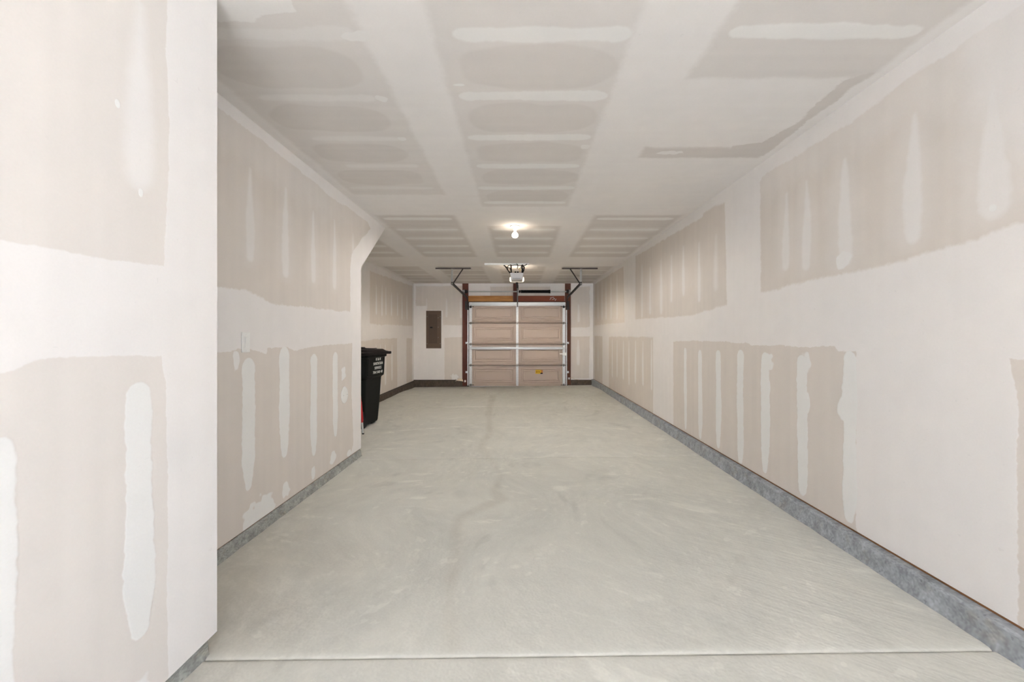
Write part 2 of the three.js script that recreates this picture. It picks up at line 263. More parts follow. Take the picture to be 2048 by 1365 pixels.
{ // far left wall
  const n = new Board(6.4, 11.0, 0.03, 2.6, 250, 1);
  n.paper([[7.8, 2.42], [8.36, 2.43], [9.36, 2.46], [10.88, 2.5], [10.88, 1.5], [9.36, 1.48], [8.42, 1.46], [7.8, 1.48]], 0.03, 0.014);
  n.paper([[7.0, 1.12], [7.4, 1.15], [7.91, 1.18], [9.52, 1.2], [9.54, 0], [7.0, 0]], 0.02, 0.012);
  n.paper([[10.32, 1.19], [10.84, 1.19], [10.84, 0], [10.32, 0]], 0.02, 0.012);
  for (const [d, a, b, w] of [[8.15, 1.65, 2.21, 0.114], [8.48, 1.64, 2.25, 0.123], [8.73, 1.67, 2.23, 0.098], [9.11, 1.67, 2.17, 0.14], [9.56, 1.69, 2.21, 0.117], [9.92, 1.62, 2.19, 0.126], [10.36, 1.63, 2.23, 0.138], [8.13, 0.24, 1.08, 0.113], [8.39, 0.15, 1.08, 0.121], [8.7, 0.26, 1.07, 0.13], [9.14, 0.3, 1.06, 0.14]]) n.stroke('v', d, a, b, w * 0.7, 0.02, 0.95, 0.4);
  const [g, m] = slab(wallAt(WF, -1), [{ pts: box4(6.4, D_BACK + 0.12, 0.11, CEIL), mat: n.material(), rect: n.rect }, { pts: box4(4.4, 6.4, 0.11, CEIL), mat: M.plainMud }], box4(4.4, D_BACK + 0.12, 0.11, CEIL), 0.12);
  structure('wall_far_left', g, m);
}
const DOOR_L = -1.28, DOOR_R = 1.156, DOOR_Y = -0.02, DOOR_TOP = 2.112;
{ // back wall, with the opening of the garage door
  const n = new Board(-2.72, 1.9, 0.03, 2.6, 230, 1);
  n.paper([[-2.64, 2.51], [-1.4, 2.52], [-1.4, 1.52], [-1.95, 1.52], [-1.95, 1.9], [-2.36, 1.9], [-2.37, 2.01], [-2.64, 2.01]], 0.02, 0.012);
  n.paper([[-1.91, 1.2], [-1.4, 1.23], [-1.4, 0.13], [-1.91, 0.13]], 0.015, 0.01);
  n.paper([[-0.75, 2.5], [0.77, 2.5], [0.77, 2.1], [-0.75, 2.1]], 0.02, 0.01);
  n.paper([[1.2, 2.2], [1.27, 2.23], [1.43, 2.48], [1.78, 2.51], [1.78, 1.47], [1.2, 1.45]], 0.02, 0.012);
  n.paper([[1.2, 1.23], [1.78, 1.24], [1.76, 0.17], [1.2, 0.17]], 0.02, 0.01);
  for (const [x, a, b, w] of [[-2.37, 1.95, 2.2, 0.05], [-1.86, 1.72, 2.2, 0.06], [-1.5, 1.7, 2.2, 0.06], [1.5, 1.6, 2.05, 0.07], [1.49, 0.5, 1.15, 0.08]]) n.stroke('v', x, a, b, w, 0.02, 0.75, 0.2);
  n.blob([-1.66, 0.2], 0.09, 0.07, 1, 0.5);
  const at = (x, y, t) => [x, y, -(D_BACK + t)], b = (x0, x1, y0, y1) => ({ pts: box4(x0, x1, y0, y1), mat: null, rect: n.rect }), mt = n.material();
  const faces = [b(WF - 0.12, DOOR_L - 0.03, 0.13, CEIL), b(DOOR_R + 0.03, WR + 0.12, 0.13, CEIL), b(DOOR_L - 0.03, DOOR_R + 0.03, DOOR_TOP + 0.02, CEIL)]; for (const f of faces) f.mat = mt;
  const x0 = WF - 0.12, x1 = WR + 0.12, a0 = DOOR_L - 0.03, a1 = DOOR_R + 0.03, t = DOOR_TOP + 0.02;
  const [g, m] = slab(at, faces, [[x0, 0.13], [a0, 0.13], [a0, t], [a1, t], [a1, 0.13], [x1, 0.13], [x1, CEIL], [x0, CEIL]], 0.14);
  structure('wall_back', g, m);
}
{ // ceiling: boards across joists 0.5 m apart, taped along and across
  const joists = (b, list, k, soft) => { for (const [d, x0, x1, w] of list) { b.stroke('u', d, x0, x1, w, soft, k, k > 0.8 ? 0.6 : 0.15); } };
  const n = new Board(-1.75, 1.9, 1.55, 4.5, 550, 1);
  const dull = (x0, x1, d0, d1, k) => n.poly([[x0, d0], [x1, d0], [x1, d1], [x0, d1]], 0.05, 0.012, (i, a) => { n.m[i] = Math.min(n.m[i], 1 - a * k); });
  const lens = (cx, cd, rx, rd) => n.each(cx - rx * 1.3, cx + rx * 1.3, cd - rd * 1.3, cd + rd * 1.3, (i, u, v) => { const p = Math.abs((u - cx) / rx), q = Math.abs((v - cd) / rd), s = Math.pow(p ** 4 + q ** 2.6, 0.3) - 1 + (vn(u * 6, v * 6) - 0.5) * 0.2; n.m[i] *= 1 - 0.7 * (1 - sstep(-0.06, 0.06, s)); });
  dull(-0.385, 0.5, 1.5, 4.46, 0.55); dull(-1.57, -0.7, 1.5, 4.09, 0.55); dull(0.865, 1.8, 1.5, 2.24, 0.66);
  for (const d of [2.16, 2.66, 3.16, 3.65, 4.14]) { lens(0.08, d, 0.4, 0.17); if (d < 4) lens(-1.16, d, 0.34, 0.16); }
  dull(0.89, 1.78, 3.06, 3.24, 0.95); n.paper([[1.68, 2.26], [1.79, 2.2], [1.8, 3.2], [1.5, 3.2], [1.5, 3.04], [1.68, 2.99], [1.74, 2.7]], 0.02, 0.015);
  joists(n, [[1.91, -0.3, 0.5, 0.1], [2.41, -0.34, 0.49, 0.1], [2.91, -0.35, 0.48, 0.09], [3.4, -0.34, 0.47, 0.09], [3.9, -0.38, 0.5, 0.09], [4.33, -0.36, 0.46, 0.08], [1.9, 0.92, 1.76, 0.1]], 0.95, 0.012);
  joists(n, [[1.91, -1.4, -0.72, 0.1], [2.43, -1.47, -0.8, 0.09], [2.93, -1.42, -0.79, 0.09], [3.4, -1.37, -0.79, 0.09], [3.9, -1.54, -0.77, 0.08]], 0.75, 0.025);
  n.mud([[-1.28, 1.84], [-1.14, 1.84], [-1.08, 1.81], [-1.08, 1.8], [-0.92, 1.77], [-0.91, 1.5], [-1.28, 1.5]], 0.012, 0.012, 1, 0.3);
  n.blob([-0.72, 1.93], 0.06, 0.04, 1, 0.4); n.blob([-0.78, 2.43], 0.035, 0.035, 1, 0.4); n.blob([-0.8, 2.93], 0.025, 0.03, 1, 0.5); n.blob([1.1, 3.15], 0.09, 0.03, 0.9, 0.3); n.blob([-0.32, 2.3], 0.03, 0.012, 1, 0.9); n.blob([0.47, 3.05], 0.03, 0.04, 0.8, 0.4);
  const f = new Board(-2.75, 1.9, 4.5, 11.05, 230, 1);
  for (const [x0, x1] of [[-0.385, 0.5], [-1.6, -0.72], [0.83, 1.8], [-2.63, -1.95]]) {
    const dullF = (d0, d1) => f.poly([[x0, d0], [x1, d0], [x1, d1], [x0, d1]], 0.08, 0.008, (i, a) => { f.m[i] = Math.min(f.m[i], 1 - a * 0.95); });
    dullF(x0 === -0.385 ? 5.25 : 4.78, 7.3); dullF(8.3, 9.3); dullF(9.5, 10.25); dullF(10.45, 10.9);
    joists(f, [[4.93, x0 + 0.05, x1 - 0.05, 0.1], [5.43, x0 + 0.05, x1 - 0.05, 0.1], [5.92, x0 + 0.04, x1 - 0.04, 0.11], [6.42, x0 + 0.06, x1 - 0.03, 0.11], [6.92, x0 + 0.05, x1 - 0.05, 0.1], [8.8, x0, x1, 0.06], [9.85, x0, x1, 0.06]], 0.95, 0.022);
    joists(f, [[5.43, x0 + 0.02, x1 - 0.02, 0.26], [5.92, x0 + 0.02, x1 - 0.02, 0.26], [6.42, x0 + 0.02, x1 - 0.02, 0.26], [6.92, x0 + 0.02, x1 - 0.02, 0.26]], 0.3, 0.06);
  }
  f.poly(box4(-0.385, 0.5, 4.4, 4.47), 0.05, 0.01, (i, a) => { f.m[i] = 1; });
  const at = (x, d, t) => [x, CEIL + t, -d], o = [[WF - 0.12, -Z_OPEN], [WR + 0.12, -Z_OPEN], [WR + 0.12, D_BACK + 0.14], [WF - 0.12, D_BACK + 0.14]];
  const [g, m] = slab(at, [{ pts: box4(-1.75, WR + 0.12, 1.55, 4.5), mat: n.material('u'), rect: n.rect }, { pts: box4(WF - 0.12, WR + 0.12, 4.5, D_BACK + 0.14), mat: f.material('u'), rect: f.rect }, { pts: box4(WF - 0.12, WR + 0.12, -Z_OPEN, 1.55), mat: M.plainMud }, { pts: box4(WF - 0.12, -1.75, 1.55, 4.5), mat: M.plainMud }], o, 0.2);
  structure('ceiling', g, m);
}
{ // the wall behind the camera: a wide opening added to let daylight in
  const at = (x, y, t) => [x, y, Z_OPEN + t], O = [[-2.82, 0], [-1.1, 0], [-1.1, 2.42], [1.76, 2.42], [1.76, 0], [1.99, 0], [1.99, CEIL], [-2.82, CEIL]];
  const [g, m] = slab(at, [{ pts: O, mat: M.plainMud }], O, 0.14); structure('wall_front', g, m);
}

// ------------------------------------------------------------------ floor: concrete slabs with tooled joints
const floorY = (x, d) => 0.0125 * (clamp(x, -2.8, 2) + 1.65) - 0.042 * sstep(9.6, 10.9, d);
function floorMat(u0, u1, v0, v1, ppm) {
  const W = Math.min(2048, Math.round((u1 - u0) * ppm)), H = Math.min(2048, Math.round((v1 - v0) * ppm)), out = new Uint8Array(W * H * 4), bw = W >> 1, bh = H >> 1, bump = new Uint8Array(bw * bh * 4), A = lin(214, 213, 204);
  const trail = [[-0.27, 1.69], [-0.34, 2.17], [-0.35, 2.42], [-0.4, 2.73], [-0.4, 2.95], [-0.15, 3.24], [-0.2, 3.45], [-0.16, 3.8], [-0.24, 4.12], [-0.42, 4.8], [-0.38, 5.5], [-0.5, 7], [-0.55, 9]];
  for (let j = 0; j < H; j++) for (let i = 0; i < W; i++) {
    const u = u0 + ((i + 0.5) / W) * (u1 - u0), v = v0 + ((j + 0.5) / H) * (v1 - v0);
    const w1 = vn(u * 1.3 + 9, v * 1.3) - 0.5, w2 = vn(u * 1.3, v * 1.3 + 40) - 0.5, U = u + w1 * 0.5, V = v + w2 * 0.5;
    const big = fbm(U * 0.9 + 2, V * 0.9) - 0.5, mid = fbm(U * 4, V * 4) - 0.5, sw = fbm(U * 14 + V * 3, V * 5 - U * 6) - 0.5, fine = vn(u * 130, v * 130) - 0.5, grit = vn(u * 320, v * 320) - 0.5;
    const br = sstep(0.2, 1.4, u) * (vn((u * 0.8 + v) * 90, (u - v * 0.8) * 7) - 0.5) * 0.11;
    let g = 1 + big * 0.16 + mid * 0.13 + sw * 0.11 + fine * 0.05 + grit * 0.04 + br;
    g += sstep(0.7, 0.84, fbm(U * 3 + 60, V * 7)) * 0.13 + sstep(0.72, 0.8, fbm(U * 9 - V * 5, V * 11 + U * 4 + 33)) * 0.09 - sstep(0.68, 0.84, fbm(U * 5 + 20, V * 3 + 90)) * 0.09;   // pale scuffs and dull smears
    let t = 9; for (let k = 1; k < trail.length; k++) { const [ax, ay] = trail[k - 1], [bx_, by] = trail[k]; if (v < ay - 0.2 || v > by + 0.2) continue; const q = clamp(((u - ax) * (bx_ - ax) + (v - ay) * (by - ay)) / ((bx_ - ax) ** 2 + (by - ay) ** 2), 0, 1); t = Math.min(t, Math.hypot(u - ax - q * (bx_ - ax), v - ay - q * (by - ay))); }
    const tr = (1 - sstep(0.0, 0.075, t + w1 * 0.08)) * (0.5 + vn(v * 4, 3));
    g -= tr * 0.085;
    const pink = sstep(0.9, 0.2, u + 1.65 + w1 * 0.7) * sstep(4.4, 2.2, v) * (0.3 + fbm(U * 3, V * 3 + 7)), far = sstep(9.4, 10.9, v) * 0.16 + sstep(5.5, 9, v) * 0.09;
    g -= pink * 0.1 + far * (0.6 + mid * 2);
    g += (sstep(0.5, 0.75, fbm(U * 24, V * 24 + 13)) - 0.3) * 0.05 * sstep(0.35, 0.65, fbm(U * 1.6 + 8, V * 1.6 + 44));
    if (vn(u * 55, v * 55 + 11) > 0.985) g += 0.12;
    const k = (j * W + i) * 4, p = pink * 0.035 + tr * 0.012 + mid * 0.012;
    out[k] = toS[clamp(Math.round(A[0] * g * (1 + p) * 4096), 0, 4096)]; out[k + 1] = toS[clamp(Math.round(A[1] * g * 4096), 0, 4096)]; out[k + 2] = toS[clamp(Math.round(A[2] * g * (1 - p) * 4096), 0, 4096)]; out[k + 3] = 255;
    if (!(i & 1) && !(j & 1) && (i >> 1) < bw && (j >> 1) < bh) { const q = ((j >> 1) * bw + (i >> 1)) * 4, h = 128 + mid * 60 + sw * 60 + fine * 60 + br * 500; bump[q] = bump[q + 1] = bump[q + 2] = clamp(h, 0, 255); bump[q + 3] = 255; }
  }
  const m = new THREE.MeshStandardMaterial({ map: dataTex(out, W, H, true), bumpMap: dataTex(bump, bw, bh, false), bumpScale: 0.003, roughness: 0.82 }); m.userData.rect = [u0, u1, v0, v1]; return m;
}
{
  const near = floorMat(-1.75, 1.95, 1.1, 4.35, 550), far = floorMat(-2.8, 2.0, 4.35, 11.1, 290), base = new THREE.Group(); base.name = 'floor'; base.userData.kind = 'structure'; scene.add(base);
  const edge = [0, 0.004, 0.012, 0.03];
  function floorSlab(x0, x1, d0, d1, drop0, drop1, mat) {
    const R = mat.userData?.rect ?? [0, 1, 0, 1], rows = [], n = Math.max(2, Math.round((d1 - d0) / 0.25)), m = Math.round((x1 - x0) / 0.3);
    const fall = (e, r) => (e === 0 ? r : e === 0.004 ? r * 0.45 : e === 0.012 ? r * 0.12 : 0);
    for (const e of edge) rows.push([d0 + e, fall(e, drop0)]);
    for (let i = 1; i < n; i++) rows.push([d0 + 0.03 + ((d1 - d0 - 0.06) * i) / n, 0]);
    for (const e of [...edge].reverse()) rows.push([d1 - e, fall(e, drop1)]);
    const all = [[d0, 0.12], ...rows, [d1, 0.12]], pos = [], uv = [], idx = [];
    all.forEach(([d, r], j) => { for (let i = 0; i <= m; i++) { const x = x0 + ((x1 - x0) * i) / m; pos.push(x, floorY(x, d) - r, -d); uv.push((x - R[0]) / (R[1] - R[0]), (d - R[2]) / (R[3] - R[2])); if (j && i) { const a = (j - 1) * (m + 1) + i - 1, b = a + 1, c = a + m + 1; idx.push(a, b, c, b, c + 1, c); } } });
    const g = new THREE.BufferGeometry(); g.setAttribute('position', new THREE.Float32BufferAttribute(pos, 3)); g.setAttribute('uv', new THREE.Float32BufferAttribute(uv, 2)); g.setIndex(idx); g.computeVertexNormals();
    part(base, 'concrete_slab', g, mat);
  }
  floorSlab(-1.3, 1.95, -Z_OPEN - 0.14, 1.1, 0.004, 0.0, M.concrete); floorSlab(-1.3, 1.95, 1.1, 1.653, 0, 0.006, near); floorSlab(-1.75, 1.95, 1.657, 4.345, 0.008, 0.009, near);
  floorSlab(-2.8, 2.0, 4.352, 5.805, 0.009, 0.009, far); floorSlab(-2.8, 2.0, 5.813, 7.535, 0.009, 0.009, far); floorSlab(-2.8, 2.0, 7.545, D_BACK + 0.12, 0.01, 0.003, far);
  part(base, 'footing', bx(5, 0.1, 11.12 + Z_OPEN + 0.14, -0.4, -0.2, -(11.12 - Z_OPEN - 0.14) / 2), M.gap);
  structure('ground', merge(bx(60, 0.2, 30, 0, -0.17, Z_OPEN + 0.16 + 15), bx(28, 0.2, 24, 16.02, -0.17, Z_OPEN + 0.16 - 12)), std(176, 174, 168, 0.9));
}
structure('trim_7', merge(bx(0.2, DOOR_TOP + 0.3, 0.06, DOOR_L - 0.07, (DOOR_TOP + 0.1) / 2, -11.07), bx(0.2, DOOR_TOP + 0.3, 0.06, DOOR_R + 0.07, (DOOR_TOP + 0.1) / 2, -11.07), bx(2.8, 0.2, 0.06, -0.06, DOOR_TOP + 0.1, -11.07), bx(2.8, 0.09, 0.03, -0.06, -0.05, -11.0)), M.redwood);  // stop boards added behind the door to keep outside light from leaking in
structure('trim_8', merge(bx(0.06, DOOR_TOP + 0.06, 0.07, DOOR_L + 0.006, (DOOR_TOP - 0.06) / 2, -11.003), bx(0.06, DOOR_TOP + 0.06, 0.07, DOOR_R - 0.006, (DOOR_TOP - 0.06) / 2, -11.003), bx(2.47, 0.06, 0.07, (DOOR_L + DOOR_R) / 2, DOOR_TOP - 0.022, -11.003)), M.gap);  // inner stops, added to block light at the door edges
// concrete curbs under the walls, a strip of sill plate between curb and board, dark strips at the far end
function curb(name, face, dirIn, along0, along1, yTop, axis, rough = 0.004, mat = M.curb) {    // axis 'z': runs in depth at x = face; axis 'x': runs across at depth = face
  const n = Math.max(8, Math.round((along1 - along0) / 0.05)), prof = [], pos = [], uv = [], idx = [];
  for (let i = 0; i <= n; i++) {
    const s = along0 + ((along1 - along0) * i) / n, X = axis === 'z' ? face : s, D = axis === 'z' ? s : face, y0 = floorY(X, D) - 0.06, h = yTop - y0 - 0.06;
    const w = (k) => (vn(s * 7 + k * 13, k * 5 + face * 3) - 0.5) * rough * 2 + (vn(s * 24 + k, k * 9) - 0.5) * rough * 1.2;
    const top = yTop + w(4) * 0.3, P = [[-0.012 + w(0), y0], [-0.008 + w(0), y0 + 0.062 + w(9) * 0.6], [w(1), y0 + 0.06 + h * 0.3], [w(2), y0 + 0.06 + h * 0.62], [0.002 + w(3), top - 0.012 + w(6) * 0.5], [0.012 + w(3) * 0.7, top], [0.06, yTop], [0.16, yTop], [0.16, y0]];
    P.forEach(([o, y], k) => { const q = face + dirIn * o; pos.push(...(axis === 'z' ? [q, y, -s] : [s, y, -q])); uv.push(s / 2, k / 9); });
    if (i) for (let k = 0; k < 8; k++) { const a = (i - 1) * 9 + k, b = a + 9; dirIn * (axis === 'z' ? 1 : -1) > 0 ? idx.push(a, a + 1, b, b, a + 1, b + 1) : idx.push(a, b, a + 1, b, b + 1, a + 1); }
  }
  for (const e of [0, n * 9]) for (let k = 1; k < 8; k++) idx.push(e, e + k, e + k + 1);
  const g = new THREE.BufferGeometry(); g.setAttribute('position', new THREE.Float32BufferAttribute(pos, 3)); g.setAttribute('uv', new THREE.Float32BufferAttribute(uv, 2)); g.setIndex(idx);
  return structure(name, toCreasedNormals(g, 0.5), mat);
}
const curbFar = new THREE.MeshStandardMaterial({ map: curbMap, bumpMap: curbMap, bumpScale: 0.004, roughness: 0.9, color: new THREE.Color(0.27, 0.2, 0.145) });  // same concrete in darker brown: far-end shadow put into the colour
const curbLeft = new THREE.MeshStandardMaterial({ map: curbMap, bumpMap: curbMap, bumpScale: 0.004, roughness: 0.9, color: new THREE.Color(0.95, 0.91, 0.8) });
curb('baseboard_right', 1.822, 1, -Z_OPEN, D_BACK + 0.1, 0.15, 'z', 0.005);
curb('baseboard_left', -1.644, -1, 1.73, 4.49, 0.068, 'z', 0.003, curbLeft);
curb('baseboard_near_left', -1.214, -1, -Z_OPEN, 1.684, 0.068, 'z', 0.003, curbLeft);
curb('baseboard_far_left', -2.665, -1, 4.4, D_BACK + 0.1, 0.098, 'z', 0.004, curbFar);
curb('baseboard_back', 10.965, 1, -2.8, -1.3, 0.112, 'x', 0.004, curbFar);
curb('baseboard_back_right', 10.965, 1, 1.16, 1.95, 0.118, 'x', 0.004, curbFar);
const L = Z_OPEN + D_BACK, mz = -(D_BACK - Z_OPEN) / 2;
structure('trim_1', bx(0.1, 0.013, L, 1.871 + 0.05, 0.1565, mz), M.sill);
structure('trim_2', bx(0.1, 0.008, 2.76, -1.662 - 0.05, 0.071, -3.11), M.sill);
structure('trim_3', bx(0.1, 0.008, 1.66 + Z_OPEN, -1.222 - 0.05, 0.071, -(1.66 - Z_OPEN) / 2), M.sill);
structure('trim_4', bx(0.1, 0.014, 6.6, -2.708 - 0.05, 0.104, -7.7), M.gap);
structure('trim_5', bx(1.5, 0.02, 0.1, -2.05, 0.121, -11.06), M.gap);  // dark strip coloured as the shadow below the board
structure('trim_6', bx(0.7, 0.014, 0.1, 1.55, 0.124, -11.06), M.gap);  // likewise a strip with the sill's shadow in its colour

// ------------------------------------------------------------------ garage door
const D_DOOR = 10.93;
{
  const t = thing('garage_door', 'beige four-section garage door with galvanized steel stiles and struts, closed', 'garage door', [(DOOR_L + DOOR_R) / 2, DOOR_Y, -D_DOOR]);
  const W = DOOR_R - DOOR_L, SH = 0.53;
  const frame = (w, h, b, dep) => {                                 // a rectangular ridge with sloping sides
    const s = new THREE.Shape([[-w / 2, -h / 2], [w / 2, -h / 2], [w / 2, h / 2], [-w / 2, h / 2]].map((p) => new THREE.Vector2(...p)));
    s.holes.push(new THREE.Path([[-w / 2 + b, -h / 2 + b], [-w / 2 + b, h / 2 - b], [w / 2 - b, h / 2 - b], [w / 2 - b, -h / 2 + b]].map((p) => new THREE.Vector2(...p))));
    return new THREE.ExtrudeGeometry(s, { depth: dep * 0.4, bevelEnabled: true, bevelThickness: dep * 0.6, bevelSize: b * 0.35, bevelOffset: -b * 0.35, bevelSegments: 1 });
  };
  const wedge = (w, h, d0, d1, y, z) => { const q = new THREE.ExtrudeGeometry(new THREE.Shape([[0, 0], [d1, 0], [d0, h], [0, h]].map((p) => new THREE.Vector2(...p))), { depth: w, bevelEnabled: false }); q.rotateY(-Math.PI / 2); q.translate(w / 2, y, z); return q; };   // a folded rail, wider at its foot
  const pw = W / 2 - 0.2, ph = SH - 0.17;
  const skin = merge(bx(W, SH, 0.006, 0, 0, -0.03), wedge(W, 0.026, 0.014, 0.018, SH / 2 - 0.036, -0.027), wedge(W, 0.056, 0.016, 0.068, -SH / 2 + 0.006, -0.027));
  const emboss = merge(frame(pw, ph, 0.034, 0.02), frame(pw - 0.11, ph - 0.11, 0.026, 0.016)), endStile = merge(bx(0.07, SH - 0.012, 0.03, 0, 0, 0.006, 0.004), bx(0.012, SH - 0.03, 0.036, -0.022, 0, 0.006)), midStile = merge(bx(0.062, SH - 0.012, 0.03, 0, 0, 0.008, 0.004), bx(0.014, SH - 0.03, 0.036, 0, 0, 0.01, 0.003));
  for (let i = 1; i < 4; i++) part(t, 'joint_shadow', bx(W, 0.012, 0.006, 0, 0, 0), std(96, 80, 68, 0.8), [0, SH * i, -0.022]);  // dark strips painted for the shadow line under each section's rail
  for (let i = 0; i < 4; i++) {
    const s = part(t, 'door_section', skin, M.door, [0, SH * (i + 0.5), 0]);
    for (const q of [-1, 1]) { part(s, 'embossed_panel', emboss, M.doorRail, [q * (W / 4 - 0.005), 0, -0.026]); part(s, 'end_stile', endStile, M.galv, [q * (W / 2 - 0.04), 0, 0.012], 'galvanized steel end stile'); }
    part(s, 'centre_stile', midStile, M.galv, [0, 0, 0.012], 'galvanized steel centre stile');
  }
  const strut = (h) => merge(bx(W - 0.01, h * 0.5, 0.05, 0, 0, 0.05, 0.004), bx(W - 0.01, h, 0.006, 0, 0, 0.028), bx(W - 0.01, 0.006, 0.03, 0, h * 0.5, 0.04), bx(W - 0.01, 0.006, 0.03, 0, -h * 0.5, 0.04));
  part(t, 'strut', strut(0.086), M.steel, [0, SH * 4 - 0.05, 0]); part(t, 'strut', strut(0.056), M.steel, [0, SH * 2 - 0.1, 0]);
  const hinge = merge(bx(0.044, 0.03, 0.005, 0, 0.018, 0.03), bx(0.044, 0.03, 0.005, 0, -0.018, 0.03), cyl(0.008, 0.055, 'x', 10).translate(0, 0, 0.034), cyl(0.005, 0.006, 'z', 8).translate(0.014, 0.034, 0.034), cyl(0.005, 0.006, 'z', 8).translate(-0.014, -0.034, 0.034));
  const rollerStem = merge(cyl(0.006, 0.16, 'x', 10), cyl(0.022, 0.012, 'x', 16).translate(0.085, 0, 0));
  for (let i = 0; i <= 4; i++) for (const q of [-1, 0, 1]) {
    if (q === 0 && (i === 0 || i === 4)) continue;
    const y = i === 0 ? 0.03 : i === 4 ? SH * 4 - 0.115 : SH * i, h = part(t, 'hinge', i === 4 ? merge(hinge, bx(0.05, 0.03, 0.06, 0, -0.01, 0.05)) : hinge, q && i === 4 ? M.iron : M.galvDark, [q * (W / 2 - 0.045), y, 0.004]);
    if (q) { const r = part(h, 'roller', rollerStem, M.black, [q * 0.0, 0, 0.04]); if (q < 0) r.rotation.y = Math.PI; }
  }
  const lock = part(t, 'slide_lock', merge(bx(0.09, 0.075, 0.02, 0.02, 0, 0, 0.004), bx(0.07, 0.026, 0.016, -0.06, 0.008, 0.004, 0.004)), M.whitePlastic, [W / 2 - 0.055, 0.81, 0.06], 'white slide lock'); lock.rotation.z = 0;
  const sticker = part(t, 'warning_label', bx(0.135, 0.098, 0.001, 0, 0, 0, 0), M.yellow, [0.53, 0.36, -0.0095], 'yellow warning label'); sticker.rotation.z = -0.02;
  for (const [x, y, w, h] of [[-0.035, -0.005, 0.03, 0.034], [0.002, 0, 0.012, 0.034], [0.03, -0.003, 0.02, 0.03]]) part(sticker, 'printed_mark', bx(w, h, 0.0006, x, y, 0.0008), std(166, 122, 14, 0.6));
  part(sticker, 'orange_tab', bx(0.06, 0.09, 0.0008, 0.085, 0.0, -0.0002), std(206, 136, 60, 0.6)); part(sticker, 'black_mark', bx(0.058, 0.026, 0.0012, 0.085, -0.038, 0.0006), M.black);
  part(t, 'bottom_seal', merge(bx(W - 0.01, 0.02, 0.05, 0, 0.004, -0.005, 0.006)), M.steel, [0, 0.002, 0.008]);
}
// ------------------------------------------------------------------ tracks
function sweep(prof, path, X) {        // prof: [across x, off the path]; path: [d, y]
  const pos = [], uv = [], idx = [], n = prof.length;
  path.forEach(([d, y], i) => {
    const a = path[Math.max(0, i - 1)], b = path[Math.min(path.length - 1, i + 1)], l = Math.hypot(b[0] - a[0], b[1] - a[1]), nx = -(b[1] - a[1]) / l, ny = (b[0] - a[0]) / l;
    prof.forEach(([px, o], k) => { pos.push(X + px, y + ny * o, -(d + nx * o)); uv.push(k / n, i * 0.1); if (i) { const q = (i - 1) * n + k, k2 = (i - 1) * n + ((k + 1) % n); idx.push(q, q + n, k2, k2, q + n, k2 + n); } });
  });
  const g = new THREE.BufferGeometry(); g.setAttribute('position', new THREE.Float32BufferAttribute(pos, 3)); g.setAttribute('uv', new THREE.Float32BufferAttribute(uv, 2)); g.setIndex(idx); const q = g.toNonIndexed(); q.computeVertexNormals(); return q;
}
function trackSet(side, X, endX, label) {
  const t = thing('door_track', label, 'door track', [0, 0, 0]);
  const s = side, c = 0.024, th = 0.0025, w = 0.044;              // an open channel facing the door
  const prof = [[0, -w / 2], [-s * c, -w / 2], [-s * c, -w / 2 + th], [-s * th, -w / 2 + th], [-s * th, w / 2 - th], [-s * c, w / 2 - th], [-s * c, w / 2], [0, w / 2]].map(([a, b]) => [a + s * 0.012, b]);
  const dv = D_DOOR - 0.045;
  part(t, 'vertical_track', sweep(prof, [[dv, 0.0], [dv, 1.0], [dv, 1.9]], X), M.galv);
  const arc = []; for (let i = 0; i <= 10; i++) { const a = (i / 10) * (Math.PI / 2 - 0.03); arc.push([dv - 0.3 + 0.3 * Math.cos(a), 1.9 + 0.3 * Math.sin(a)]); }
  part(t, 'curved_track', sweep(prof, arc, X), M.trackSteel);  // darker than the vertical track: shade of the underside is in the colour
  const [ad, ay] = arc[10]; part(t, 'horizontal_track', sweep(prof, [[ad, ay], [8.29, 2.262]], X), M.trackSteel);
  for (const y of [0.33, 1.07]) part(t, 'jamb_bracket', merge(bx(0.05, 0.05, 0.004, s * 0.045, y, -10.955), bx(0.004, 0.05, 0.06, s * 0.018, y, -10.93), cyl(0.008, 0.008, 'z', 6).translate(s * 0.055, y, -10.95)), M.galv, [X, 0, 0]);
  part(t, 'flag_bracket', merge(bx(0.075, 0.22, 0.004, s * 0.045, 2.02, -10.955), bx(0.004, 0.22, 0.11, s * 0.014, 2.02, -10.9), cyl(0.008, 0.008, 'z', 6).translate(s * 0.06, 2.08, -10.95), cyl(0.008, 0.008, 'z', 6).translate(s * 0.06, 1.96, -10.95)), M.trackSteel, [X, 0, 0]);
  const hx = X + s * 0.02, hd = 8.47;
  part(t, 'hanger_bar', merge(bar([hx, 2.24, -hd], [hx, CEIL - 0.02, -hd], 0.034, 0.003), bar([hx + s * 0.017, 2.24, -hd + 0.015], [hx + s * 0.017, CEIL - 0.02, -hd + 0.015], 0.003, 0.03)), M.galvDark);
  part(t, 'hanger_brace', bar([hx - s * 0.01, 2.255, -hd + 0.02], [hx - s * 0.215, CEIL - 0.02, -hd + 0.02], 0.02, 0.02), M.iron);
  part(t, 'ceiling_angle', merge(bx(0.7, 0.022, 0.003, s * -0.02, CEIL - 0.011, -hd - 0.02), bx(0.7, 0.003, 0.034, s * -0.02, CEIL - 0.002, -hd), bx(0.7, 0.006, 0.006, s * -0.02, CEIL - 0.02, -hd + 0.018)), M.trackSteel, [hx - s * 0.0, 0, 0]);
  part(t, 'track_bolt', merge(cyl(0.012, 0.03, 'x', 8).translate(X, 2.25, -8.33), cyl(0.016, 0.008, 'x', 6).translate(X + s * 0.02, 2.25, -8.33)), M.steel);
}
trackSet(-1, DOOR_L - 0.022, -1.318, 'left steel door track curving up to a hanger under the ceiling');
trackSet(1, DOOR_R + 0.022, 1.205, 'right steel door track curving up to a hanger under the ceiling');
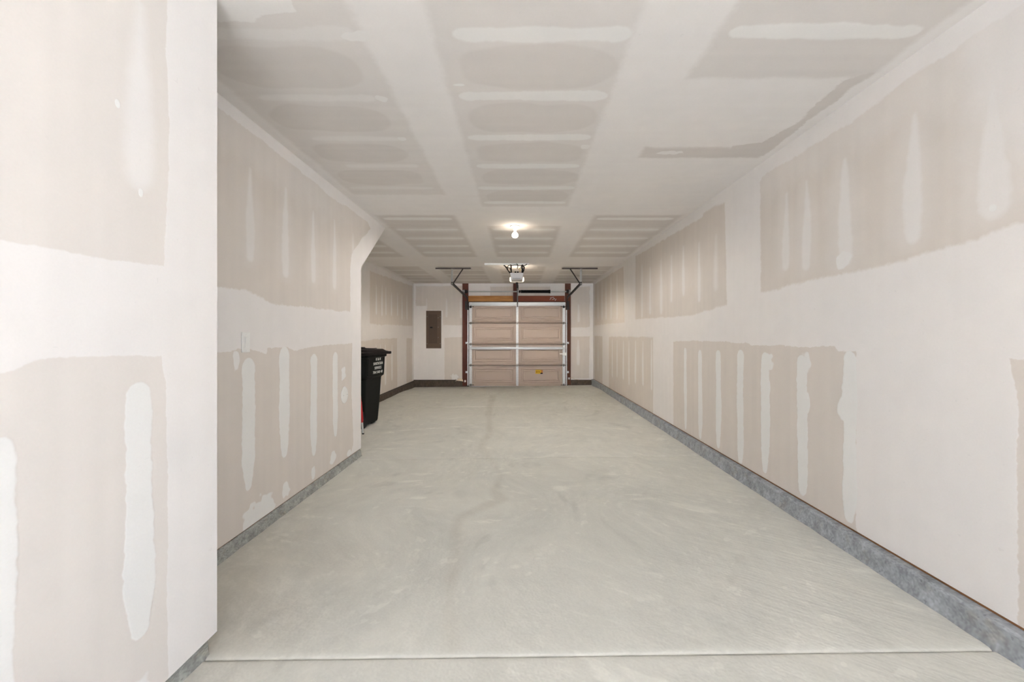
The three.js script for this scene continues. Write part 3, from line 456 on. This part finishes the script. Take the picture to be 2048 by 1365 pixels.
// ------------------------------------------------------------------ boards round the door
const plank = (w, h, d) => { const g = new RoundedBoxGeometry(w, h, d, 1, 0.003), p = g.attributes.position, u = g.attributes.uv, tall = h > w; for (let i = 0; i < p.count; i++) tall ? u.setXY(i, p.getY(i) / 1.2 + 0.5, p.getX(i) / 0.14 + 0.5) : u.setXY(i, p.getX(i) / 1.2 + 0.5, p.getY(i) / 0.14 + 0.5); return g; };
solo('jamb_board', 'dark red-brown upright wooden board left of the garage door', 'board', plank(0.15, CEIL + 0.03, 0.036), M.redwood, [-1.378, (CEIL - 0.035) / 2, -10.979]);
solo('jamb_board', 'brown upright wooden board right of the garage door', 'board', plank(0.145, CEIL + 0.0, 0.036), M.redwood2, [1.222, (CEIL - 0.005) / 2 + 0.0, -10.979]);
solo('spring_board', 'short red-brown upright board over the middle of the garage door', 'board', plank(0.125, CEIL - 2.118, 0.04), M.redwood, [-0.105, (CEIL + 2.118) / 2, -10.977]);
solo('header_board', 'orange-yellow horizontal wooden board above the left half of the garage door', 'board', plank(1.13, 0.145, 0.036), M.orangeWood, [-0.735, 2.193, -10.979]);
const hb = solo('header_board', 'red-brown horizontal wooden board with white scribbles above right half of garage door', 'board', plank(1.18, 0.145, 0.036), M.header, [0.55, 2.193, -10.979]);
for (const [x, y, a, w] of [[0.27, 0.03, 0.2, 0.1], [0.33, 0.0, -0.6, 0.05], [0.23, -0.01, 0.7, 0.05], [0.36, -0.03, 1.0, 0.06], [0.3, -0.015, 0.3, 0.06]]) { const m = part(hb, 'chalk_mark', bx(w, 0.008, 0.001), M.print, [x, y, 0.0186]); m.rotation.z = a; }
// ------------------------------------------------------------------ torsion spring
{
  const t = thing('torsion_spring', 'black torsion spring on a steel shaft above the garage door', 'spring', [0, 2.362, -10.86]);
  part(t, 'shaft', cyl(0.016, 2.66, 'x', 16).translate(-0.08, 0, 0), M.steel);
  const coil = []; const turns = 46; for (let i = 0; i <= turns * 10; i++) { const a = (i / 10) * Math.PI * 2; coil.push([0.03 + (0.72 * i) / (turns * 10), Math.cos(a) * 0.034, Math.sin(a) * 0.034]); }
  part(t, 'coil', merge(tube(coil, 0.0068, turns * 10, 5), cyl(0.033, 0.72, 'x', 14).translate(0.39, 0.0, 0)), M.black);
  part(t, 'winding_cone', merge(cyl(0.042, 0.05, 'x', 16).translate(0.745, 0, 0), cyl(0.047, 0.014, 'x', 12).translate(0.76, 0, 0)), M.black);
  part(t, 'stationary_cone', cyl(0.032, 0.05, 'x', 16).translate(0.0, 0, 0), M.iron);
  part(t, 'centre_bracket', merge(bx(0.045, 0.18, 0.004, -0.05, 0.0, -0.094), bx(0.004, 0.09, 0.1, -0.035, 0, -0.045), cyl(0.028, 0.014, 'x', 14).translate(-0.035, 0, 0), cyl(0.009, 0.01, 'z', 6).translate(-0.05, 0.065, -0.09), cyl(0.009, 0.01, 'z', 6).translate(-0.05, -0.065, -0.09)), M.galv);
  for (const x of [-1.345, 1.2]) part(t, 'cable_drum', merge(cyl(0.05, 0.012, 'x', 22).translate(x - 0.022, 0, 0), cyl(0.04, 0.045, 'x', 22).translate(x, 0, 0), cyl(0.052, 0.01, 'x', 22).translate(x + 0.022, 0, 0), cyl(0.02, 0.03, 'x', 12).translate(x + 0.04, 0, 0)), M.iron);
  for (const x of [-1.4, 1.245]) part(t, 'end_bearing', merge(bx(0.004, 0.1, 0.12, x, 0, -0.04), bx(0.05, 0.1, 0.004, x + 0.02 * Math.sign(x), 0, -0.098), cyl(0.022, 0.016, 'x', 14).translate(x, 0, 0)), M.galvDark);
}
// an LED bulb sends most of its light away from its socket: a weak lamp all round and a wide one downwards
function downLight(t, [x, y, z], color, cd, name) {
  const s = new THREE.SpotLight(color, cd, 0, 1.55, 0.22, 2); s.position.set(x, y, z); s.target.position.set(x, y - 1, z); s.castShadow = true; s.shadow.radius = 1.6; s.name = name; t.add(s, s.target); s.target.name = name + '_target';
}
// ------------------------------------------------------------------ door opener
{
  const ox = -0.055, od = 7.92, t = thing('door_opener', 'pale grey door opener hanging from the ceiling with black wires and a steel rail', 'door opener', [ox, 2.34, -od]);
  const s = new THREE.Shape(); s.moveTo(-0.122, 0.05); s.quadraticCurveTo(-0.124, 0.062, -0.11, 0.062); s.lineTo(0.11, 0.062); s.quadraticCurveTo(0.124, 0.062, 0.122, 0.05); s.lineTo(0.104, -0.05); s.quadraticCurveTo(0.102, -0.062, 0.088, -0.062); s.lineTo(-0.088, -0.062); s.quadraticCurveTo(-0.102, -0.062, -0.104, -0.05);
  const body = new THREE.ExtrudeGeometry(s, { depth: 0.3, bevelEnabled: true, bevelSize: 0.008, bevelThickness: 0.01, bevelSegments: 3, bevelOffset: -0.006, curveSegments: 6 }); body.translate(0, 0, -0.3);
  const housing = part(t, 'housing', body, M.motor); part(housing, 'vent_slot', merge(bx(0.15, 0.006, 0.004, 0, -0.04, 0.012), bx(0.15, 0.004, 0.004, 0, -0.05, 0.012)), M.grey); part(housing, 'terminal_block', merge(bx(0.03, 0.03, 0.05, -0.025, 0.075, -0.04, 0.004), bx(0.03, 0.03, 0.05, 0.02, 0.075, -0.04, 0.004)), M.black);
  const lens = new THREE.MeshStandardMaterial({ color: 0xffffff, emissive: new THREE.Color(1, 0.84, 0.6), emissiveIntensity: 0.0065, roughness: 0.4 });
  part(t, 'light_lens', bx(0.28, 0.1, 0.07, 0, -0.012, -0.352, 0.03), lens, [0, 0, 0], 'glowing lens at the far end');
  const lp = new THREE.PointLight(new THREE.Color(1, 0.86, 0.68), OPENER_CD, 0, 2); lp.position.set(0, -0.005, -0.35); lp.castShadow = true; lp.shadow.radius = 2; lp.name = 'opener_light'; t.add(lp);
  downLight(t, [0, -0.02, -0.35], new THREE.Color(1, 0.9, 0.78), OPENER_DOWN, 'opener_down_light');
  part(t, 'ceiling_angle', merge(bx(0.82, 0.004, 0.035, -0.18, 0.2385, -0.02), bx(0.82, 0.032, 0.004, -0.18, 0.222, -0.002)), M.whitePlastic, [0, 0, 0], 'white ceiling angle');
  part(t, 'hanging_strap', merge(bar([-0.1, 0.06, -0.03], [-0.105, 0.225, -0.01], 0.026, 0.003), bar([-0.11, 0.06, -0.2], [-0.24, 0.225, -0.03], 0.024, 0.003)), M.iron); part(t, 'hanging_strap', merge(bar([0.1, 0.06, -0.03], [0.105, 0.225, -0.01], 0.026, 0.003), bar([0.1, 0.06, -0.2], [0.105, 0.225, -0.03], 0.024, 0.003)), M.iron);
  const wires = [[[-0.1, 0.21, 0.01], [-0.16, 0.18, 0.02], [-0.155, 0.1, 0.02], [-0.11, 0.065, 0]], [[-0.24, 0.2, 0], [-0.17, 0.16, 0.01], [-0.12, 0.14, 0.02], [-0.1, 0.07, 0]], [[-0.11, 0.19, 0.015], [-0.03, 0.2, 0.02], [0.06, 0.19, 0.02], [0.1, 0.2, 0.01]], [[0, 0.225, 0.01], [0.02, 0.2, 0.02], [0.01, 0.13, 0.02]], [[0.1, 0.2, 0.01], [0.14, 0.19, 0.02], [0.19, 0.222, 0.01]], [[0.11, 0.21, 0.01], [0.13, 0.15, 0.025], [0.1, 0.11, 0.02], [0.115, 0.065, 0]], [[0.09, 0.2, 0.01], [0.08, 0.15, 0.02], [0.12, 0.12, 0.02], [0.095, 0.065, 0]], [[0.1, 0.21, 0.015], [0.14, 0.16, 0.02], [0.13, 0.1, 0.02], [0.11, 0.06, 0]]];
  for (const w of wires) part(t, 'wire', tube(w, 0.0075, 20, 7), M.black);
  part(t, 'yellow_wire', tube([[0.03, 0.12, 0.0], [0.06, 0.15, 0.01], [0.07, 0.11, 0.01], [0.05, 0.08, 0]], 0.005, 16, 6), std(196, 176, 84, 0.5));
  part(t, 'rail', merge(bar([0, -0.02, -0.28], [0, 0.1, -2.88], 0.032, 0.035), bar([0, -0.039, -0.28], [0, 0.081, -2.88], 0.05, 0.004)), M.iron);
  part(t, 'header_bracket', merge(bx(0.05, 0.12, 0.004, 0, 0.13, -3.03), bx(0.04, 0.05, 0.16, 0, 0.105, -2.95)), M.iron);
  part(t, 'door_arm', merge(bar([0, 0.07, -2.55], [0.0, -0.3, -2.83], 0.03, 0.012), bx(0.035, 0.1, 0.016, 0, -0.32, -2.832)), M.grey);
}
// ------------------------------------------------------------------ ceiling lampholder and bulb
{
  const t = thing('ceiling_lamp', 'bare glowing globe bulb in a white ceiling lampholder', 'lamp', [-0.057, CEIL, -5.262]);
  const pts = [[0, 0], [0.062, 0], [0.062, -0.007], [0.054, -0.014], [0.03, -0.02], [0.024, -0.03], [0.022, -0.048], [0.0, -0.048]].map((p) => new THREE.Vector2(...p));
  part(t, 'lampholder', new THREE.LatheGeometry(pts, 32), M.whitePlastic);
  const gp = [[0.0, -0.144], [0.014, -0.1425], [0.028, -0.136], [0.037, -0.124], [0.04, -0.11], [0.037, -0.096], [0.028, -0.083], [0.017, -0.071], [0.0145, -0.06], [0.014, -0.048], [0, -0.048]].map((p) => new THREE.Vector2(...p));
  const glow = new THREE.MeshStandardMaterial({ color: 0xffffff, emissive: new THREE.Color(1, 0.88, 0.7), emissiveIntensity: 0.03, roughness: 0.3 });
  part(t, 'bulb', new THREE.LatheGeometry(gp, 28), glow, [0, 0, 0], 'glowing bulb');
  const l = new THREE.PointLight(new THREE.Color(1, 0.84, 0.66), BULB_CD, 0, 2); l.position.set(0, -0.108, 0); l.castShadow = true; l.shadow.radius = 1.6; l.name = 'bulb_light'; t.add(l);
  downLight(t, [0, -0.108, 0], new THREE.Color(1, 0.94, 0.9), BULB_DOWN, 'bulb_down_light');
}
// ------------------------------------------------------------------ electrical panel
{
  const t = thing('electrical_panel', 'brown metal electrical panel set in the back wall', 'electrical panel', [-2.186, 1.409, -11.0]), w = 0.384, h = 0.956;
  part(t, 'cover', bx(w, h, 0.012, 0, 0, 0.006, 0.004), M.panelBrown);
  const dr = part(t, 'door', bx(0.215, 0.74, 0.008, -0.02, 0.015, 0.015, 0.003), M.panelEdge);
  part(dr, 'latch', merge(bx(0.062, 0.034, 0.012, -0.058, 0.052, 0.022, 0.003)), M.black, [0, 0, 0], 'black latch');
  part(t, 'trim_strip', bx(0.02, 0.8, 0.006, 0.115, 0.0, 0.014, 0.002), M.panelBrown);
  for (const [x, y] of [[-0.165, 0.33], [-0.165, -0.36], [0.165, 0.33], [0.165, -0.36], [0.118, 0.3], [0.118, 0.06], [0.118, -0.2]]) part(t, 'screw', cyl(0.006, 0.004, 'z', 10).translate(x, y, 0.0175), M.steel);
}
// ------------------------------------------------------------------ light switch and round cover on the left wall
{
  const t = thing('light_switch', 'white rocker light switch on the left wall', 'switch', [WL, 1.207, -2.612]);
  part(t, 'wall_plate', bx(0.007, 0.122, 0.075, 0.0035, 0, 0, 0.003), M.whitePlastic);
  part(t, 'rocker', merge(bx(0.005, 0.068, 0.034, 0.008, 0, 0, 0.002), bx(0.004, 0.03, 0.026, 0.011, 0.014, 0, 0.001)), M.whitePlastic);
  for (const y of [-0.049, 0.049]) part(t, 'screw', cyl(0.0035, 0.002, 'x', 10).translate(0.0075, y, 0), M.whitePlastic);
  const c = thing('round_cover', 'round white blank cover low on the left wall near its far end', 'cover plate', [WL, 0.687, -4.092]);
  const lp = [[0, 0.009], [0.05, 0.0085], [0.068, 0.007], [0.078, 0.003], [0.08, 0], [0, 0]].map((p) => new THREE.Vector2(...p)); const g = new THREE.LatheGeometry(lp, 40); g.rotateZ(-Math.PI / 2);
  part(c, 'cover', g, M.whitePlastic); for (const z of [-0.045, 0.045]) part(c, 'screw', cyl(0.004, 0.002, 'x', 10).translate(0.0098, 0, z), M.steel);
}
// ------------------------------------------------------------------ wheeled trash bin
{
  const t = thing('trash_bin', 'dark green-black wheeled trash bin with white lettering behind the left wall end', 'trash bin', [-2.3, floorY(-2.3, 6.08), -6.08]); t.rotation.y = -0.12;
  const ring = (w, l, y, r, cx = 0) => { const o = [], n = 6; for (const [sx, sz, a0] of [[1, 1, 0], [-1, 1, 1], [-1, -1, 2], [1, -1, 3]]) for (let i = 0; i <= n; i++) { const a = ((a0 + i / n) * Math.PI) / 2; o.push([cx + sx * (w / 2 - r) + Math.cos(a) * r, y, sz * (l / 2 - r) + Math.sin(a) * r]); } return o; };
  const loft = (rings) => { const n = rings[0].length, pos = [], idx = [], uv = []; rings.forEach((r, j) => r.forEach((p, i) => { pos.push(...p); uv.push(i / n, j / rings.length); if (j) { const a = (j - 1) * n + i, b = (j - 1) * n + ((i + 1) % n); idx.push(a, a + n, b, b, a + n, b + n); } })); const cap = (j, f) => { const c = pos.length / 3, r = rings[j]; pos.push(r.reduce((s, p) => s + p[0], 0) / n, r[0][1], r.reduce((s, p) => s + p[2], 0) / n); uv.push(0, 0); for (let i = 0; i < n; i++) f ? idx.push(c, j * n + ((i + 1) % n), j * n + i) : idx.push(c, j * n + i, j * n + ((i + 1) % n)); }; cap(0, false); cap(rings.length - 1, true); const g = new THREE.BufferGeometry(); g.setAttribute('position', new THREE.Float32BufferAttribute(pos, 3)); g.setAttribute('uv', new THREE.Float32BufferAttribute(uv, 2)); g.setIndex(idx); const q = g.toNonIndexed(); q.computeVertexNormals(); return q; };
  const body = loft([ring(0.44, 0.5, 0.035, 0.07), ring(0.455, 0.52, 0.06, 0.08), ring(0.49, 0.57, 0.35, 0.08), ring(0.52, 0.6, 0.655, 0.08), ring(0.53, 0.61, 0.672, 0.08), ring(0.575, 0.655, 0.692, 0.08), ring(0.58, 0.66, 0.71, 0.08), ring(0.6, 0.68, 0.95, 0.08), ring(0.605, 0.685, 0.955, 0.08), ring(0.635, 0.715, 0.96, 0.08), ring(0.64, 0.72, 1.0, 0.08)]);
  part(t, 'body', body, M.binGreen);
  part(t, 'foot', bx(0.36, 0.05, 0.12, 0, 0.025, -0.17, 0.02), M.binGreen);
  for (const z of [0.235, -0.24]) part(t, 'side_rib', bx(0.012, 0.23, 0.03, 0, 0, 0, 0.005), M.binGreen, [0.294, 0.83, z]).rotation.z = -0.042;
  const lid = part(t, 'lid', loft([ring(0.66, 0.76, 0.992, 0.06), ring(0.685, 0.785, 0.996, 0.07), ring(0.69, 0.79, 1.026, 0.07), ring(0.66, 0.74, 1.034, 0.07), ring(0.62, 0.7, 1.04, 0.07), ring(0.56, 0.62, 1.066, 0.07), ring(0.3, 0.36, 1.074, 0.06)]), M.lid);
  part(lid, 'lid_lip', bx(0.5, 0.04, 0.07, 0.08, 1.008, -0.41, 0.012), M.lid);
  for (const p of [[[-0.2, 1.068, 0.28], [0.1, 1.08, 0.2], [0.24, 1.07, 0.0], [0.2, 1.07, -0.2]], [[-0.2, 1.072, 0.1], [0.0, 1.085, 0.05], [0.05, 1.084, -0.1], [0.0, 1.08, -0.25]]]) part(lid, 'lid_ridge', tube(p, 0.013, 24, 7), M.lid);
  part(t, 'handle', merge(tube([[-0.22, 0.985, 0.36], [-0.22, 1.0, 0.43], [0, 1.0, 0.44], [0.22, 1.0, 0.44], [0.24, 0.985, 0.37]], 0.017, 30, 8), bx(0.4, 0.035, 0.06, 0.0, 0.985, 0.375, 0.01)), M.binGreen);
  for (const x of [-0.205, 0.205]) { const w = part(t, 'wheel', cyl(0.115, 0.05, 'x', 28).translate(x, 0.115, 0.235), M.tire); part(w, 'hub', cyl(0.045, 0.06, 'x', 18).translate(x, 0.115, 0.235), M.tire); }
  part(t, 'axle', cyl(0.01, 0.44, 'x', 10).translate(0, 0.115, 0.235), M.steel);
  const cv = document.createElement('canvas'); cv.width = cv.height = 512; const c = cv.getContext('2d'); c.fillStyle = '#000'; c.fillRect(0, 0, 512, 512); c.fillStyle = '#fff'; c.textAlign = 'center'; c.textBaseline = 'middle';
  [['K & K', 64, 250], ['SANITATION', 190, 470], ['SERVICE', 316, 340], ['704 540 40', 444, 480]].forEach(([q, y, w]) => { c.save(); c.font = 'bold 104px sans-serif'; const m = c.measureText(q).width; c.translate(256, y); c.scale(w / m, 1); c.fillText(q, 0, 0); c.restore(); });
  const letters = new THREE.CanvasTexture(cv), ink = new THREE.MeshStandardMaterial({ color: new THREE.Color('rgb(236,236,230)'), alphaMap: letters, transparent: true, alphaTest: 0.4, roughness: 0.55 });
  const pg = new THREE.PlaneGeometry(0.33, 0.245); pg.rotateY(Math.PI / 2); const lm = part(t, 'lettering', pg, ink, [0.2965, 0.836, -0.06], 'white painted lettering'); lm.rotation.z = -0.042;
}
// ------------------------------------------------------------------ red pole by the bin
{
  const t = thing('red_pole', 'thin red pole with a grey tip leaning beside the trash bin', 'pole', [-1.992, floorY(-2, 5.5), -5.5]);
  const a = new THREE.Vector3(0, 0, 0), b = new THREE.Vector3(-0.11, 0.97, -0.085), at = (k) => { const p = a.clone().lerp(b, k); return [p.x, p.y, p.z]; };
  part(t, 'shaft', tube([at(0.15), at(0.5), at(1)], 0.0125, 8, 12), M.red); part(t, 'sleeve', tube([at(0.17), at(0.22), at(0.42)], 0.0165, 8, 12), M.red);
  part(t, 'tip', merge(tube([at(0.0), at(0.08), at(0.17)], 0.0115, 6, 12)), M.steel, [0, 0.004, 0], 'grey metal tip'); part(t, 'tip_cap', cyl(0.013, 0.014, 'y', 12).translate(0, 0.007, 0), M.black);
}
// ------------------------------------------------------------------ safety sensors, wire, scrap of board
function sensor(x, y, s, label) {
  const t = thing('safety_sensor', label, 'sensor', [x, y, -10.955]);
  part(t, 'bracket', merge(bx(0.04, 0.05, 0.003, 0, 0, 0.001), bx(0.003, 0.05, 0.05, s * 0.018, 0, 0.026)), M.steel);
  part(t, 'housing', bx(0.034, 0.045, 0.04, -s * 0.004, 0.005, 0.03, 0.008), M.whitePlastic); part(t, 'indicator', cyl(0.006, 0.004, 'z', 10).translate(-s * 0.004, 0.012, 0.052), M.red);
}
sensor(-1.38, 0.1, -1, 'small white safety sensor low on the left jamb board'); sensor(1.245, 0.17, 1, 'small white safety sensor low on the right jamb board');
solo('sensor_wire', 'thin pale wire running from the right jamb down to the curb', 'wire', tube([[1.27, 0.185, -10.955], [1.34, 0.18, -10.97], [1.4, 0.145, -10.975], [1.5, 0.132, -10.978]], 0.004, 20, 6), std(214, 190, 160, 0.5));
{
  const s = new THREE.Shape([[-0.1, -0.03], [-0.06, -0.012], [0.02, -0.02], [0.1, -0.035], [0.085, 0.01], [0.06, 0.035], [-0.02, 0.03]].map((p) => new THREE.Vector2(...p)));
  const g = new THREE.ExtrudeGeometry(s, { depth: 0.012, bevelEnabled: true, bevelSize: 0.003, bevelThickness: 0.002, bevelSegments: 1 }); g.rotateX(-0.25);
  solo('drywall_scrap', 'torn pale scrap of drywall at the foot of left jamb board', 'scrap', g, std(228, 212, 190, 0.9), [-1.53, 0.128, -10.95]);
}

renderer.render(scene, camera);
